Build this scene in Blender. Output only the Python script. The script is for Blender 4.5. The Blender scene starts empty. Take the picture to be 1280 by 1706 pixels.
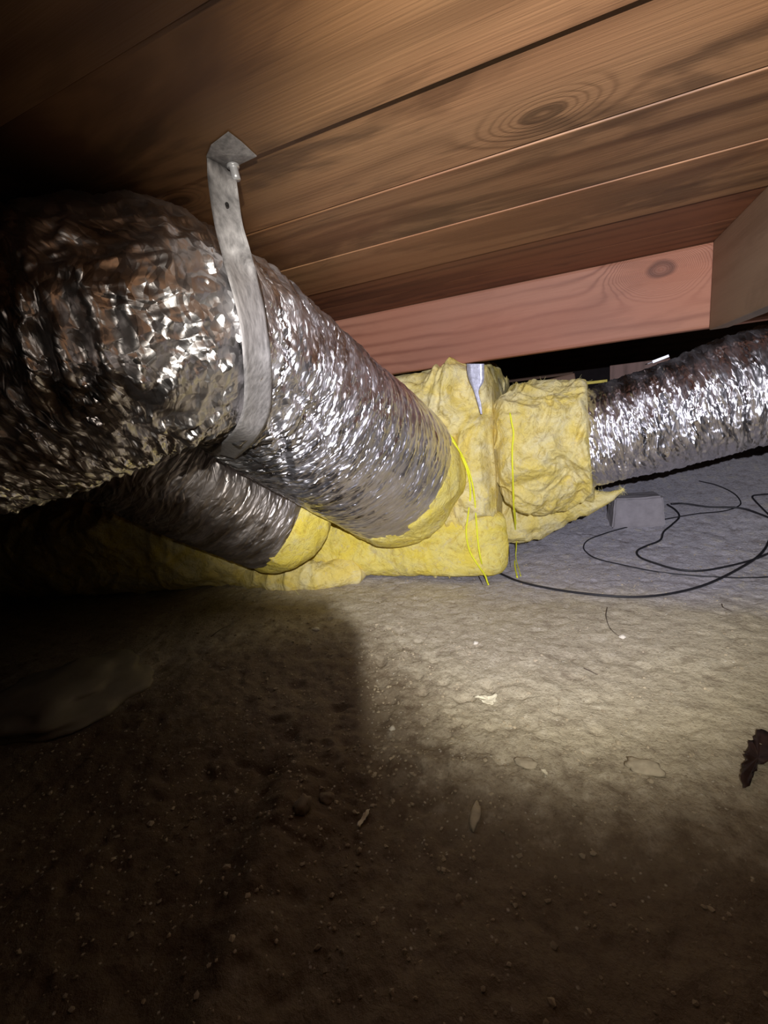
import bpy, math, random
import numpy as np
from mathutils import Matrix, Vector
from mathutils.bvhtree import BVHTree

# ------------------------------------------------------------------ camera
GZ = 0.59                      # height of the lens above the crawl-space soil
F = 740.0
R3 = np.array([[0.920, 0.014, 0.391], [0.375, 0.250, -0.892], [-0.111, 0.968, 0.225]])
u_, _, v_ = np.linalg.svd(R3)
R3 = u_ @ v_
cam_d = bpy.data.cameras.new('camera')
cam = bpy.data.objects.new('camera', cam_d)
bpy.context.scene.collection.objects.link(cam)
cam_d.sensor_fit = 'VERTICAL'
cam_d.sensor_height = 36.0
cam_d.lens = F / 1706.0 * 36.0
cam_d.clip_start = 0.01
cam_d.clip_end = 50
M = Matrix([list(r) for r in R3]).to_4x4()
M.translation = (0, 0, GZ)
cam.matrix_world = M
bpy.context.scene.camera = cam

# ------------------------------------------------------------------ world, lamp, exposure
sc = bpy.context.scene
w = bpy.data.worlds.new('crawl_space_dark')
sc.world = w
w.use_nodes = True
w.node_tree.nodes['Background'].inputs[0].default_value = (0.30, 0.26, 0.3, 1)
w.node_tree.nodes['Background'].inputs[1].default_value = 0.001
sc.view_settings.view_transform = 'Standard'
sc.view_settings.look = 'None'
sc.view_settings.gamma = 1
sc.view_settings.exposure = 0.0
sc.view_settings.use_curve_mapping = False

LAMP = Vector((0.118, -0.165, GZ + 0.12))       # head torch worn behind and above the camera
AIM_PX = (866, 726)
LAMP_POWER = 112.0


def cam_dir(px, py):
    d = R3 @ np.array([px - 640.0, -(py - 853.0), -F])
    return d


def at_depth(px, py, depth):
    d = cam_dir(px, py) * (depth / F)
    return Vector((d[0], d[1], d[2] + GZ))


def at_y(px, py, y):
    d = cam_dir(px, py)
    d = d * (y / d[1])
    return Vector((d[0], d[1], d[2] + GZ))


def at_z(px, py, z):
    d = cam_dir(px, py)
    d = d * ((z - GZ) / d[2])
    return Vector((d[0], d[1], z))


ld = bpy.data.lights.new('head_torch_light', 'SPOT')
lo = bpy.data.objects.new('head_torch_light', ld)
sc.collection.objects.link(lo)
ld.energy = LAMP_POWER
ld.shadow_soft_size = 0.005
ld.spot_size = math.radians(150)
ld.spot_blend = 0.0
aim = at_depth(AIM_PX[0], AIM_PX[1], 1.4) - LAMP
lo.location = LAMP
lo.rotation_euler = aim.to_track_quat('-Z', 'Y').to_euler()
ld.use_nodes = True
nt = ld.node_tree
em = nt.nodes['Emission']
tc = nt.nodes.new('ShaderNodeTexCoord')
sx = nt.nodes.new('ShaderNodeSeparateXYZ')
nt.links.new(tc.outputs['Normal'], sx.inputs[0])
ab = nt.nodes.new('ShaderNodeMath'); ab.operation = 'ABSOLUTE'
nt.links.new(sx.outputs[2], ab.inputs[0])
ac = nt.nodes.new('ShaderNodeMath'); ac.operation = 'ARCCOSINE'
nt.links.new(ab.outputs[0], ac.inputs[0])
dv = nt.nodes.new('ShaderNodeMath'); dv.operation = 'DIVIDE'; dv.inputs[1].default_value = math.pi / 2
nt.links.new(ac.outputs[0], dv.inputs[0])
rp = nt.nodes.new('ShaderNodeValToRGB')
rp.color_ramp.interpolation = 'LINEAR'
# beam profile of the torch: cool white hot spot, warm fringe, weak spill (position = off-axis angle / 90 deg)
prof = [(a_ / 90.0, tuple(k_ * q_ for q_ in c_)) for a_, k_, c_ in (
    (0, 0.80, (0.95, 0.96, 1.12)), (14, 0.86, (0.95, 0.96, 1.12)), (23, 1.0, (0.98, 0.97, 1.06)), (27, 0.88, (1.0, 0.98, 0.97)),
    (30, 0.55, (1.02, 0.98, 0.89)), (32, 0.31, (1.02, 0.97, 0.86)), (34, 0.14, (1.03, 0.96, 0.83)), (36.5, 0.048, (1.04, 0.94, 0.8)),
    (40, 0.010, (1.06, 0.91, 0.75)), (46, 0.0014, (1.1, 0.88, 0.7)), (62, 0.0003, (1.1, 0.88, 0.7)))]
els = rp.color_ramp.elements
els[0].position = prof[0][0]; els[0].color = (*prof[0][1], 1)
els[1].position = prof[-1][0]; els[1].color = (*prof[-1][1], 1)
for p_, c_ in prof[1:-1]:
    e_ = els.new(p_); e_.color = (*c_, 1)
nt.links.new(dv.outputs[0], rp.inputs[0])
nt.links.new(rp.outputs[0], em.inputs[0])

# ------------------------------------------------------------------ noise
rng = np.random.RandomState(7)
_perm = rng.permutation(256)
_perm = np.concatenate([_perm, _perm, _perm])
_g = rng.normal(size=(256, 3))
_g /= np.linalg.norm(_g, axis=1)[:, None]


def perlin(x, y, z):
    x = np.asarray(x, float); y = np.asarray(y, float) + 0 * x; z = np.asarray(z, float) + 0 * x
    xi = np.floor(x).astype(int); yi = np.floor(y).astype(int); zi = np.floor(z).astype(int)
    xf = x - xi; yf = y - yi; zf = z - zi
    xi &= 255; yi &= 255; zi &= 255
    u = xf * xf * xf * (xf * (xf * 6 - 15) + 10)
    v = yf * yf * yf * (yf * (yf * 6 - 15) + 10)
    t = zf * zf * zf * (zf * (zf * 6 - 15) + 10)
    out = 0
    for dx in (0, 1):
        wx = u if dx else 1 - u
        for dy in (0, 1):
            wy = v if dy else 1 - v
            for dz in (0, 1):
                wz = t if dz else 1 - t
                h = _perm[_perm[_perm[xi + dx] + yi + dy] + zi + dz]
                g = _g[h]
                out = out + wx * wy * wz * (g[..., 0] * (xf - dx) + g[..., 1] * (yf - dy) + g[..., 2] * (zf - dz))
    return out * 1.6


def fbm(x, y, z, o=4, gain=0.5):
    s = 0; a = 1.0
    for i in range(o):
        s = s + a * perlin(x * 2 ** i + 13.1 * i, y * 2 ** i + 7.7 * i, z * 2 ** i + 3.3 * i)
        a *= gain
    return s


def ridge(x, y, z, o=3, gain=0.5):
    s = 0; a = 1.0
    for i in range(o):
        s = s + a * (1 - 2.4 * np.abs(perlin(x * 2 ** i + 5.1 * i, y * 2 ** i + 9.7 * i, z * 2 ** i + 1.3 * i)))
        a *= gain
    return s


# ------------------------------------------------------------------ object helpers
COL = sc.collection


def link(name, me, mat=None, parent=None, kind=None):
    o = bpy.data.objects.new(name, me)
    COL.objects.link(o)
    if mat is not None and me is not None:
        me.materials.append(mat)
    if parent is not None:
        o.parent = parent
    if kind:
        o['kind'] = kind
    return o


def empty(name, loc=(0, 0, 0)):
    o = bpy.data.objects.new(name, None)
    o.empty_display_size = 0.05
    COL.objects.link(o)
    o.location = loc
    bpy.context.view_layer.update()
    return o


def tag(o, label, cat, group=None):
    o['label'] = label
    o['category'] = cat
    if group:
        o['group'] = group
    return o


def mesh(name, V, Fc, uv=None, smooth=True, origin=None):
    V = np.asarray(V, float).reshape(-1, 3)
    if origin is not None:
        V = V - np.array(origin)
    me = bpy.data.meshes.new(name)
    if isinstance(Fc, np.ndarray):
        n = len(Fc)
        me.vertices.add(len(V)); me.vertices.foreach_set('co', V.astype(np.float32).ravel())
        me.loops.add(n * 4); me.loops.foreach_set('vertex_index', Fc.astype(np.int32).ravel())
        me.polygons.add(n)
        me.polygons.foreach_set('loop_start', np.arange(0, n * 4, 4, dtype=np.int32))
        me.polygons.foreach_set('loop_total', np.full(n, 4, dtype=np.int32))
        me.update(calc_edges=True)
    else:
        me.from_pydata([tuple(v) for v in V], [], Fc)
    if uv is not None:
        l = me.uv_layers.new(name='UVMap')
        idx = np.empty(len(me.loops), dtype=np.int32)
        me.loops.foreach_get('vertex_index', idx)
        l.data.foreach_set('uv', np.asarray(uv, np.float32)[idx].ravel())
    if smooth:
        me.polygons.foreach_set('use_smooth', np.ones(len(me.polygons), dtype=bool))
    me.validate()
    return me


def grid_faces(n, m, close=False):
    """n rows, m columns; close wraps the columns."""
    i = np.arange(n - 1)[:, None]
    j = np.arange(m if close else m - 1)[None, :]
    j2 = (j + 1) % m
    a = i * m + j; b = i * m + j2; c = (i + 1) * m + j2; d = (i + 1) * m + j
    return np.stack([a + 0 * b, b, c, d], -1).reshape(-1, 4)


def resample(P, n, extra=None):
    """Catmull-Rom through P (list of 3-vectors, optionally with extra columns), n samples even in arc length."""
    P = np.array([list(p) for p in P], float)
    if extra is not None:
        P = np.hstack([P, np.array(extra, float).reshape(len(P), -1)])
    Q = np.vstack([2 * P[0] - P[1], P, 2 * P[-1] - P[-2]])
    out = []
    for i in range(1, len(Q) - 2):
        for t in np.linspace(0, 1, 40, endpoint=False):
            a, b, c, d = Q[i - 1], Q[i], Q[i + 1], Q[i + 2]
            out.append(0.5 * (2 * b + (c - a) * t + (2 * a - 5 * b + 4 * c - d) * t * t + (3 * b - a - 3 * c + d) * t ** 3))
    out.append(P[-1])
    out = np.array(out)
    s = np.concatenate([[0], np.cumsum(np.linalg.norm(np.diff(out[:, :3], axis=0), axis=1))])
    t = np.linspace(0, s[-1], n)
    return np.stack([np.interp(t, s, out[:, k]) for k in range(out.shape[1])], 1), t


def frames(C):
    T = np.gradient(C, axis=0)
    T /= np.linalg.norm(T, axis=1)[:, None]
    up = np.array([0, 0, 1.0])
    if abs(T[0] @ up) > 0.95:
        up = np.array([0, 1.0, 0])
    N = np.zeros_like(T)
    n = up - T[0] * (up @ T[0]); n /= np.linalg.norm(n)
    for i in range(len(T)):
        n = n - T[i] * (n @ T[i]); n /= np.linalg.norm(n)
        N[i] = n
    return T, N, np.cross(T, N)


def sweep(name, path, radii, n, m, disp=None, expo=2.0, aspect=1.0, mat=None, parent=None, caps=True, kind=None, upright=False):
    """Closed-section sweep. disp(P, Nrm, s, a, r) -> displacement along the normal. Returns object."""
    X, s = resample(path, n, radii)
    C = X[:, :3]; r = X[:, 3]
    T, N, B = frames(C)
    if upright:
        B = np.cross(T, np.array([0, 0, 1.0])); B /= np.linalg.norm(B, axis=1)[:, None]
        N = np.cross(B, T)
    a = np.linspace(0, 2 * np.pi, m, endpoint=False)
    ca, sa = np.cos(a), np.sin(a)
    k = (np.abs(ca) ** expo + np.abs(sa) ** expo) ** (-1 / expo)
    nn = np.stack([np.sign(ca) * np.abs(ca) ** (expo - 1), np.sign(sa) * np.abs(sa) ** (expo - 1)], 1)
    nn /= np.linalg.norm(nn, axis=1)[:, None]
    rr = r[:, None] * k[None]
    P = C[:, None] + N[:, None] * (rr * ca)[..., None] + B[:, None] * (rr * sa * aspect)[..., None]
    Nr = N[:, None] * nn[None, :, 0, None] + B[:, None] * nn[None, :, 1, None]
    S = np.repeat(s[:, None], m, 1); A = np.repeat(a[None], n, 0)
    if disp is not None:
        P = P + Nr * disp(P, Nr, S, A, rr)[..., None]
    uv = np.stack([S, A * r.mean()], -1)
    # seam duplicated so that the texture does not wrap back across one column
    P2 = np.concatenate([P, P[:, :1]], 1)
    uv2 = np.concatenate([uv, np.stack([s, np.full(n, 2 * np.pi * r.mean())], -1)[:, None]], 1)
    V = P2.reshape(-1, 3); UV = uv2.reshape(-1, 2)
    Fc = grid_faces(n, m + 1)
    if caps:
        for row, C0, s0 in ((0, P[0].mean(0), s[0]), (n - 1, P[-1].mean(0), s[-1])):
            rings = 7
            base = len(V)
            k0 = P2[row]
            vs = [k0 + (C0 - k0) * (q / rings) for q in range(0, rings + 1)]
            V = np.vstack([V] + vs)
            UV = np.vstack([UV] + [uv2[row] + np.array([q * 0.02, 0]) for q in range(rings + 1)])
            f = grid_faces(rings + 1, m + 1) + base
            if row == 0:
                f = f[:, ::-1]
            Fc = np.vstack([Fc, f])
    Fc = Fc[:, ::-1]
    org = parent.matrix_world.translation if parent is not None else None
    me = mesh(name, V, Fc, UV, origin=list(org) if org is not None else None)
    return link(name, me, mat, parent, kind)


def tube(name, pts, r, mat, n=60, m=8, parent=None, origin=None, taper=None, jitter=0.0):
    X, s = resample(pts, n)
    C = X[:, :3]
    T, N, B = frames(C)
    a = np.linspace(0, 2 * np.pi, m, endpoint=False)
    rad = np.full(n, r)
    if taper is not None:
        rad = rad * np.interp(np.linspace(0, 1, n), *taper)
    if jitter:
        rad = rad * (1 + jitter * perlin(s * 60, 3.3, 1.7))
    P = C[:, None] + rad[:, None, None] * (N[:, None] * np.cos(a)[None, :, None] + B[:, None] * np.sin(a)[None, :, None])
    V = P.reshape(-1, 3)
    Fc = [tuple(f) for f in grid_faces(n, m, True)[:, ::-1]]
    Fc.append(tuple(range(m))); Fc.append(tuple(range((n - 1) * m, n * m))[::-1])
    if origin is None and parent is not None:
        origin = list(parent.matrix_world.translation)
    me = mesh(name, V, Fc, origin=origin)
    o = link(name, me, mat, parent)
    if origin is not None and parent is None:
        o.location = origin
    return o


def box_mesh(name, lo_, hi_, bev=0.003, n=(1, 1, 1)):
    """box with bevelled edges; n = subdivisions"""
    import bmesh
    bm = bmesh.new()
    bmesh.ops.create_cube(bm, size=1)
    for v in bm.verts:
        v.co = Vector([lo_[i] + (v.co[i] + 0.5) * (hi_[i] - lo_[i]) for i in range(3)])
    if bev:
        bmesh.ops.bevel(bm, geom=bm.edges[:], offset=bev, segments=2, affect='EDGES', profile=0.6)
    me = bpy.data.meshes.new(name)
    bm.to_mesh(me); bm.free()
    return me


def bvh_of(objs):
    out = []
    for o in objs:
        me = o.data
        mw = o.matrix_world
        if o.parent:
            mw = o.parent.matrix_world @ o.matrix_basis
        else:
            mw = o.matrix_basis
        vs = [mw @ v.co for v in me.vertices]
        out.append(BVHTree.FromPolygons(vs, [tuple(p.vertices) for p in me.polygons]))
    return out


def hit(px, py, trees, off=0.004, fallback=None):
    """first point of the built surfaces seen under a pixel, lifted a little off the surface towards the lens"""
    o = Vector((0, 0, GZ)); d = Vector(cam_dir(px, py)).normalized()
    best = None
    for t in trees:
        h = t.ray_cast(o, d)
        if h[0] is not None and (best is None or h[3] < best):
            best = h[3]
    if best is None:
        if fallback is None:
            return None
        return at_y(px, py, fallback)
    return o + d * (best - off)


# ------------------------------------------------------------------ materials
def newmat(name):
    m = bpy.data.materials.new(name)
    m.use_nodes = True
    n = m.node_tree.nodes
    b = n['Principled BSDF']
    return m, m.node_tree, b


class NB:
    """small node builder"""
    def __init__(s, nt):
        s.nt = nt

    def n(s, t, **kw):
        x = s.nt.nodes.new(t)
        for k, v in kw.items():
            setattr(x, k, v)
        return x

    def put(s, sock, v):
        if v is None:
            return
        if isinstance(v, bpy.types.NodeSocket):
            s.nt.links.new(v, sock)
        else:
            sock.default_value = v

    def math(s, op, a, b=None, c=None, clamp=False):
        x = s.n('ShaderNodeMath', operation=op, use_clamp=clamp)
        s.put(x.inputs[0], a); s.put(x.inputs[1], b)
        if c is not None:
            s.put(x.inputs[2], c)
        return x.outputs[0]

    def mapping(s, vec, scale=(1, 1, 1), loc=(0, 0, 0), rot=(0, 0, 0)):
        x = s.n('ShaderNodeMapping')
        s.put(x.inputs[0], vec)
        x.inputs['Location'].default_value = loc
        x.inputs['Rotation'].default_value = rot
        x.inputs['Scale'].default_value = scale
        return x.outputs[0]

    def noise(s, vec, scale=5, detail=3, rough=0.5, dist=0.0, out=0, lac=2.0):
        x = s.n('ShaderNodeTexNoise')
        s.put(x.inputs['Vector'], vec)
        x.inputs['Scale'].default_value = scale
        x.inputs['Detail'].default_value = detail
        x.inputs['Roughness'].default_value = rough
        x.inputs['Distortion'].default_value = dist
        x.inputs['Lacunarity'].default_value = lac
        return x.outputs[out]

    def vor(s, vec, scale=5, feature='F1', out=0, rand=1.0):
        x = s.n('ShaderNodeTexVoronoi', feature=feature)
        s.put(x.inputs['Vector'], vec)
        x.inputs['Scale'].default_value = scale
        x.inputs['Randomness'].default_value = rand
        return x.outputs[out]

    def ramp(s, f, stops, interp='LINEAR'):
        x = s.n('ShaderNodeValToRGB')
        x.color_ramp.interpolation = interp
        e = x.color_ramp.elements
        e[0].position = stops[0][0]; e[0].color = (*stops[0][1], 1)
        e[1].position = stops[-1][0]; e[1].color = (*stops[-1][1], 1)
        for p, c in stops[1:-1]:
            q = e.new(p); q.color = (*c, 1)
        s.put(x.inputs[0], f)
        return x.outputs[0]

    def gray(s, f, a, b, lo=0.0, hi=1.0):
        x = s.n('ShaderNodeMapRange')
        s.put(x.inputs[0], f)
        x.inputs[1].default_value = a; x.inputs[2].default_value = b
        x.inputs[3].default_value = lo; x.inputs[4].default_value = hi
        return x.outputs[0]

    def mix(s, f, a, b, mode='MIX'):
        x = s.n('ShaderNodeMix', data_type='RGBA', blend_type=mode)
        s.put(x.inputs[0], f)
        s.put(x.inputs[6], a if isinstance(a, bpy.types.NodeSocket) else (*a, 1))
        s.put(x.inputs[7], b if isinstance(b, bpy.types.NodeSocket) else (*b, 1))
        return x.outputs[2]

    def bump(s, h, dist=0.01, strength=1.0, normal=None):
        x = s.n('ShaderNodeBump')
        x.inputs['Strength'].default_value = strength
        x.inputs['Distance'].default_value = dist
        s.put(x.inputs['Height'], h)
        if normal is not None:
            s.put(x.inputs['Normal'], normal)
        return x.outputs[0]

    def vmath(s, op, a, b=None, scale=None):
        x = s.n('ShaderNodeVectorMath', operation=op)
        s.put(x.inputs[0], a)
        if b is not None:
            s.put(x.inputs[1], b)
        if scale is not None:
            s.put(x.inputs[3], scale)
        return x.outputs['Value'] if op in ('LENGTH', 'DISTANCE', 'DOT_PRODUCT') else x.outputs[0]


def wood(name, light, dark, knots=(), seed=0.0, freq=150.0, wav=0.03, stain=0.5, axis='XY', ringmix=0.7):
    """sawn softwood; axis = (grain axis, face axis) in world/object space, metres"""
    m, nt, b = newmat(name)
    N = NB(nt)
    tc = N.n('ShaderNodeTexCoord').outputs['Object']
    sp = N.n('ShaderNodeSeparateXYZ'); nt.links.new(tc, sp.inputs[0])
    ix = {'X': 0, 'Y': 1, 'Z': 2}
    u = sp.outputs[ix[axis[0]]]; v = sp.outputs[ix[axis[1]]]
    wv = sp.outputs[[i for i in range(3) if i not in (ix[axis[0]], ix[axis[1]])][0]]
    cb = N.n('ShaderNodeCombineXYZ')
    nt.links.new(u, cb.inputs[0]); nt.links.new(v, cb.inputs[1]); nt.links.new(wv, cb.inputs[2])
    P = N.mapping(cb.outputs[0], loc=(seed * 3.17, seed * 1.31, seed * 0.7))
    warp = N.noise(N.mapping(P, scale=(1.6, 6.0, 6.0)), scale=1, detail=2, rough=0.5)
    warp2 = N.noise(N.mapping(P, scale=(9, 26.0, 26.0)), scale=1, detail=2, rough=0.5)
    field = N.math('MULTIPLY_ADD', N.math('SUBTRACT', warp, 0.5), wav * 4, v)
    field = N.math('MULTIPLY_ADD', N.math('SUBTRACT', warp2, 0.5), 0.010, field)
    kcol = None
    for (ku, kv, kr) in knots:
        du = N.math('MULTIPLY', N.math('SUBTRACT', u, ku), 0.62)
        dv_ = N.math('SUBTRACT', v, kv)
        dd = N.math('SQRT', N.math('ADD', N.math('MULTIPLY', du, du), N.math('MULTIPLY', dv_, dv_)))
        dd = N.math('MULTIPLY_ADD', N.math('SUBTRACT', warp2, 0.5), kr * 0.55, dd)
        wgt = N.math('EXPONENT', N.math('MULTIPLY', N.math('POWER', N.math('DIVIDE', dd, kr * 2.3), 2.0), -1.0))
        field = N.math('ADD', N.math('MULTIPLY', field, N.math('SUBTRACT', 1.0, wgt)), N.math('MULTIPLY', dd, N.math('MULTIPLY', wgt, 1.5)))
        core = N.math('MULTIPLY', N.gray(dd, kr * 0.8, kr * 1.15, 1.0, 0.0), N.gray(dd, 0.0, kr * 0.7, 0.35, 1.0))
        kcol = core if kcol is None else N.math('MAXIMUM', kcol, core)
    ring = N.math('SINE', N.math('MULTIPLY', field, freq))
    ring = N.gray(ring, -1, 1)
    ring = N.math('POWER', ring, 3.0)
    ringmask = N.noise(N.mapping(P, scale=(1.3, 7, 7), loc=(4, 2, 1)), scale=1, detail=2)
    ring = N.math('MULTIPLY', ring, N.gray(ringmask, 0.35, 0.65, 0.15, 1.0))
    fine = N.noise(N.mapping(P, scale=(7, 220, 220)), scale=1, detail=3, rough=0.6)
    fac = N.math('MULTIPLY_ADD', ring, ringmix, N.math('MULTIPLY', N.math('SUBTRACT', fine, 0.45), 0.35), clamp=True)
    col = N.mix(fac, light, dark)
    blot = N.noise(N.mapping(P, scale=(3.0, 9, 9), loc=(1, 7, 3)), scale=1, detail=4, rough=0.6, dist=0.6)
    blot = N.gray(blot, 0.50, 0.60, 0, stain)
    col = N.mix(blot, col, tuple(c * 0.42 for c in dark))
    hue = N.noise(N.mapping(P, scale=(2.0, 5, 5), loc=(9, 7, 3)), scale=1, detail=2)
    col = N.mix(N.gray(hue, 0.4, 0.65, 0, 0.45), col, (light[0] * 0.95, light[1] * 0.72, light[2] * 0.62))
    if kcol is not None:
        col = N.mix(N.math('MULTIPLY', kcol, 0.75), col, tuple(c * 0.45 for c in dark))
    nt.links.new(col, b.inputs['Base Color'])
    b.inputs['Roughness'].default_value = 0.62
    b.inputs['Specular IOR Level'].default_value = 0.3
    h = N.math('MULTIPLY_ADD', fac, -0.5, N.math('MULTIPLY', fine, 0.8))
    nt.links.new(N.bump(h, dist=0.0012, strength=0.6), b.inputs['Normal'])
    return m


def foil_mat(name, crumple=0.45, tint=(0.80, 0.78, 0.80), seed=0.0, rough=0.2, fine_k=1.0, calm=None):
    m, nt, b = newmat(name)
    N = NB(nt)
    uv = N.n('ShaderNodeTexCoord').outputs['UV']
    uv = N.mapping(uv, loc=(seed, seed * 2.3, 0))
    # warp so that creases are not straight
    wn = N.noise(N.mapping(uv, scale=(7, 5, 1)), scale=1, detail=2, out=1)
    wv = N.vmath('SCALE', N.vmath('SUBTRACT', wn, (0.5, 0.5, 0.5)), scale=0.055)
    p = N.vmath('ADD', uv, wv)
    geo = N.n('ShaderNodeNewGeometry')
    # crumpled film is a patchwork of flat facets: each cell tips the normal its own way
    acc = None
    for sc_, amt, st in ((20 * fine_k, 0.50, (1.6, 0.40, 1)), (60 * fine_k, 0.95, (1.7, 0.22, 1)), (150 * fine_k, 0.85, (1.6, 0.24, 1))):
        c = N.vor(N.mapping(p, scale=st, loc=(sc_ * 0.13, 0.3, 0)), scale=sc_, out=1)
        v = N.vmath('SCALE', N.vmath('SUBTRACT', c, (0.5, 0.5, 0.5)), scale=amt * crumple)
        acc = v if acc is None else N.vmath('ADD', acc, v)
    area = N.noise(N.mapping(uv, scale=(5, 4, 1), loc=(3, 3, 0)), scale=1, detail=2)
    k = N.gray(area, 0.35, 0.65, 0.35, 1.15)
    if calm:      # film pulled tight over the last stretch
        su = N.n('ShaderNodeSeparateXYZ'); nt.links.new(N.n('ShaderNodeTexCoord').outputs['UV'], su.inputs[0])
        k = N.math('MULTIPLY', k, N.gray(su.outputs[0], calm[0], calm[1], 1.0, calm[2]))
    acc = N.vmath('SCALE', acc, scale=k)
    nrm = N.vmath('NORMALIZE', N.vmath('ADD', geo.outputs['Normal'], acc))
    # fine creases and scrim threads
    fine = N.noise(N.mapping(p, scale=(1, 0.28, 1)), scale=230, detail=3, rough=0.6)
    cre = N.vor(N.mapping(p, scale=(1.2, 0.33, 1)), scale=48, feature='DISTANCE_TO_EDGE')
    cre = N.gray(cre, 0.0, 0.06, 1.0, 0.0)
    h = N.math('ADD', N.math('MULTIPLY', fine, 0.5), N.math('MULTIPLY', cre, 0.55))
    nt.links.new(N.bump(h, dist=0.0016, strength=0.55, normal=nrm), b.inputs['Normal'])
    grime = N.noise(N.mapping(uv, scale=(6, 6, 1), loc=(1, 5, 0)), scale=1, detail=4, rough=0.65)
    col = N.mix(N.gray(grime, 0.45, 0.7, 0, 0.35), tint, tuple(t * 0.62 for t in tint))
    nt.links.new(col, b.inputs['Base Color'])
    b.inputs['Metallic'].default_value = 1.0
    rg = N.noise(N.mapping(uv, scale=(30, 12, 1)), scale=1, detail=3)
    nt.links.new(N.gray(rg, 0.3, 0.7, rough * 0.8, rough * 1.9), b.inputs['Roughness'])
    return m


def fibre_mat(name, base=(0.83, 0.66, 0.17), pale=(0.86, 0.76, 0.40), dark=(0.48, 0.35, 0.08), dirt=0.0):
    m, nt, b = newmat(name)
    N = NB(nt)
    tc = N.n('ShaderNodeTexCoord').outputs['Object']
    n1 = N.noise(tc, scale=9, detail=4, rough=0.6, dist=1.2)
    n2 = N.noise(tc, scale=38, detail=5, rough=0.65, dist=1.5)
    n3 = N.noise(tc, scale=330, detail=3, rough=0.7)
    col = N.mix(N.gray(n1, 0.38, 0.62), base, pale)
    col = N.mix(N.gray(n2, 0.32, 0.48, 0.7, 0.0), col, dark)
    n4 = N.noise(tc, scale=17, detail=4, rough=0.7, dist=2.5)
    col = N.mix(N.gray(n4, 0.55, 0.68, 0.0, 0.55), col, (0.66, 0.57, 0.36))
    col = N.mix(N.gray(n3, 0.35, 0.65, 0.22, 0.0), col, tuple(c * 0.6 for c in base))
    col = N.mix(N.gray(n1, 0.60, 0.75, 0.0, 0.35 + dirt), col, (0.42, 0.34, 0.24))
    nt.links.new(col, b.inputs['Base Color'])
    b.inputs['Roughness'].default_value = 0.95
    b.inputs['Specular IOR Level'].default_value = 0.1
    h = N.math('ADD', N.math('MULTIPLY', n2, 1.0), N.math('MULTIPLY', n3, 0.22))
    nt.links.new(N.bump(h, dist=0.009, strength=0.7), b.inputs['Normal'])
    return m


def soil_mat():
    m, nt, b = newmat('dry_soil')
    N = NB(nt)
    tc = N.n('ShaderNodeTexCoord').outputs['Object']
    sp = N.n('ShaderNodeSeparateXYZ'); nt.links.new(tc, sp.inputs[0])
    n1 = N.noise(tc, scale=3.2, detail=5, rough=0.6, dist=0.4)
    n2 = N.noise(tc, scale=26, detail=6, rough=0.68)
    n3 = N.noise(tc, scale=150, detail=4, rough=0.7)
    col = N.mix(N.gray(n1, 0.35, 0.65), (0.50, 0.44, 0.32), (0.41, 0.355, 0.26))
    # greyer, dustier soil on the bank behind the plenum
    by = N.math('MULTIPLY_ADD', n1, 0.25, sp.outputs[1])
    bk = N.gray(by, 1.36, 1.54)
    col = N.mix(bk, col, (0.45, 0.43, 0.465))
    col = N.mix(N.gray(n2, 0.30, 0.47, 0.55, 0.0), col, (0.15, 0.11, 0.075))
    col = N.mix(N.gray(n2, 0.54, 0.70, 0.0, 0.6), col, (0.62, 0.56, 0.44))
    col = N.mix(N.gray(n3, 0.34, 0.50, 0.45, 0.0), col, (0.17, 0.13, 0.09))
    # damp brown patch at the near left
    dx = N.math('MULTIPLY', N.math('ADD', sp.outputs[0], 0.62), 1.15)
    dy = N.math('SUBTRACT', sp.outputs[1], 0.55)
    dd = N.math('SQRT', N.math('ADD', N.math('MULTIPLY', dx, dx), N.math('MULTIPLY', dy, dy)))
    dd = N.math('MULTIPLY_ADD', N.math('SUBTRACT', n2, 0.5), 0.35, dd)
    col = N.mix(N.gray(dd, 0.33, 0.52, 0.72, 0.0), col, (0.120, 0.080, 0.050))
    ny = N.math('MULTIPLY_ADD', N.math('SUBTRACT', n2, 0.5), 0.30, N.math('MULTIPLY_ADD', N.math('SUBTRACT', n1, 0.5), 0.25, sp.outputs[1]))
    col = N.mix(N.gray(ny, 0.52, 0.66, 0.70, 0.0), col, (0.110, 0.074, 0.046))  # near strip: damp brown, deepened in colour to paint in the torch light's fall-off
    spk = N.vor(tc, scale=90, out=0)
    spc = N.noise(tc, scale=60, detail=1)
    spk = N.math('MULTIPLY', N.gray(spk, 0.10, 0.22, 1.0, 0.0), N.gray(spc, 0.56, 0.62))
    col = N.mix(N.math('MULTIPLY', spk, 0.7), col, (0.66, 0.62, 0.52))
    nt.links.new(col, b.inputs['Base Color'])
    b.inputs['Roughness'].default_value = 0.92
    b.inputs['Specular IOR Level'].default_value = 0.15
    h = N.math('ADD', N.math('MULTIPLY', n2, 0.7), N.math('MULTIPLY', n3, 0.35))
    h = N.math('ADD', h, N.math('MULTIPLY', spk, 0.1))
    nt.links.new(N.bump(h, dist=0.010, strength=0.8), b.inputs['Normal'])
    return m


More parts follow.
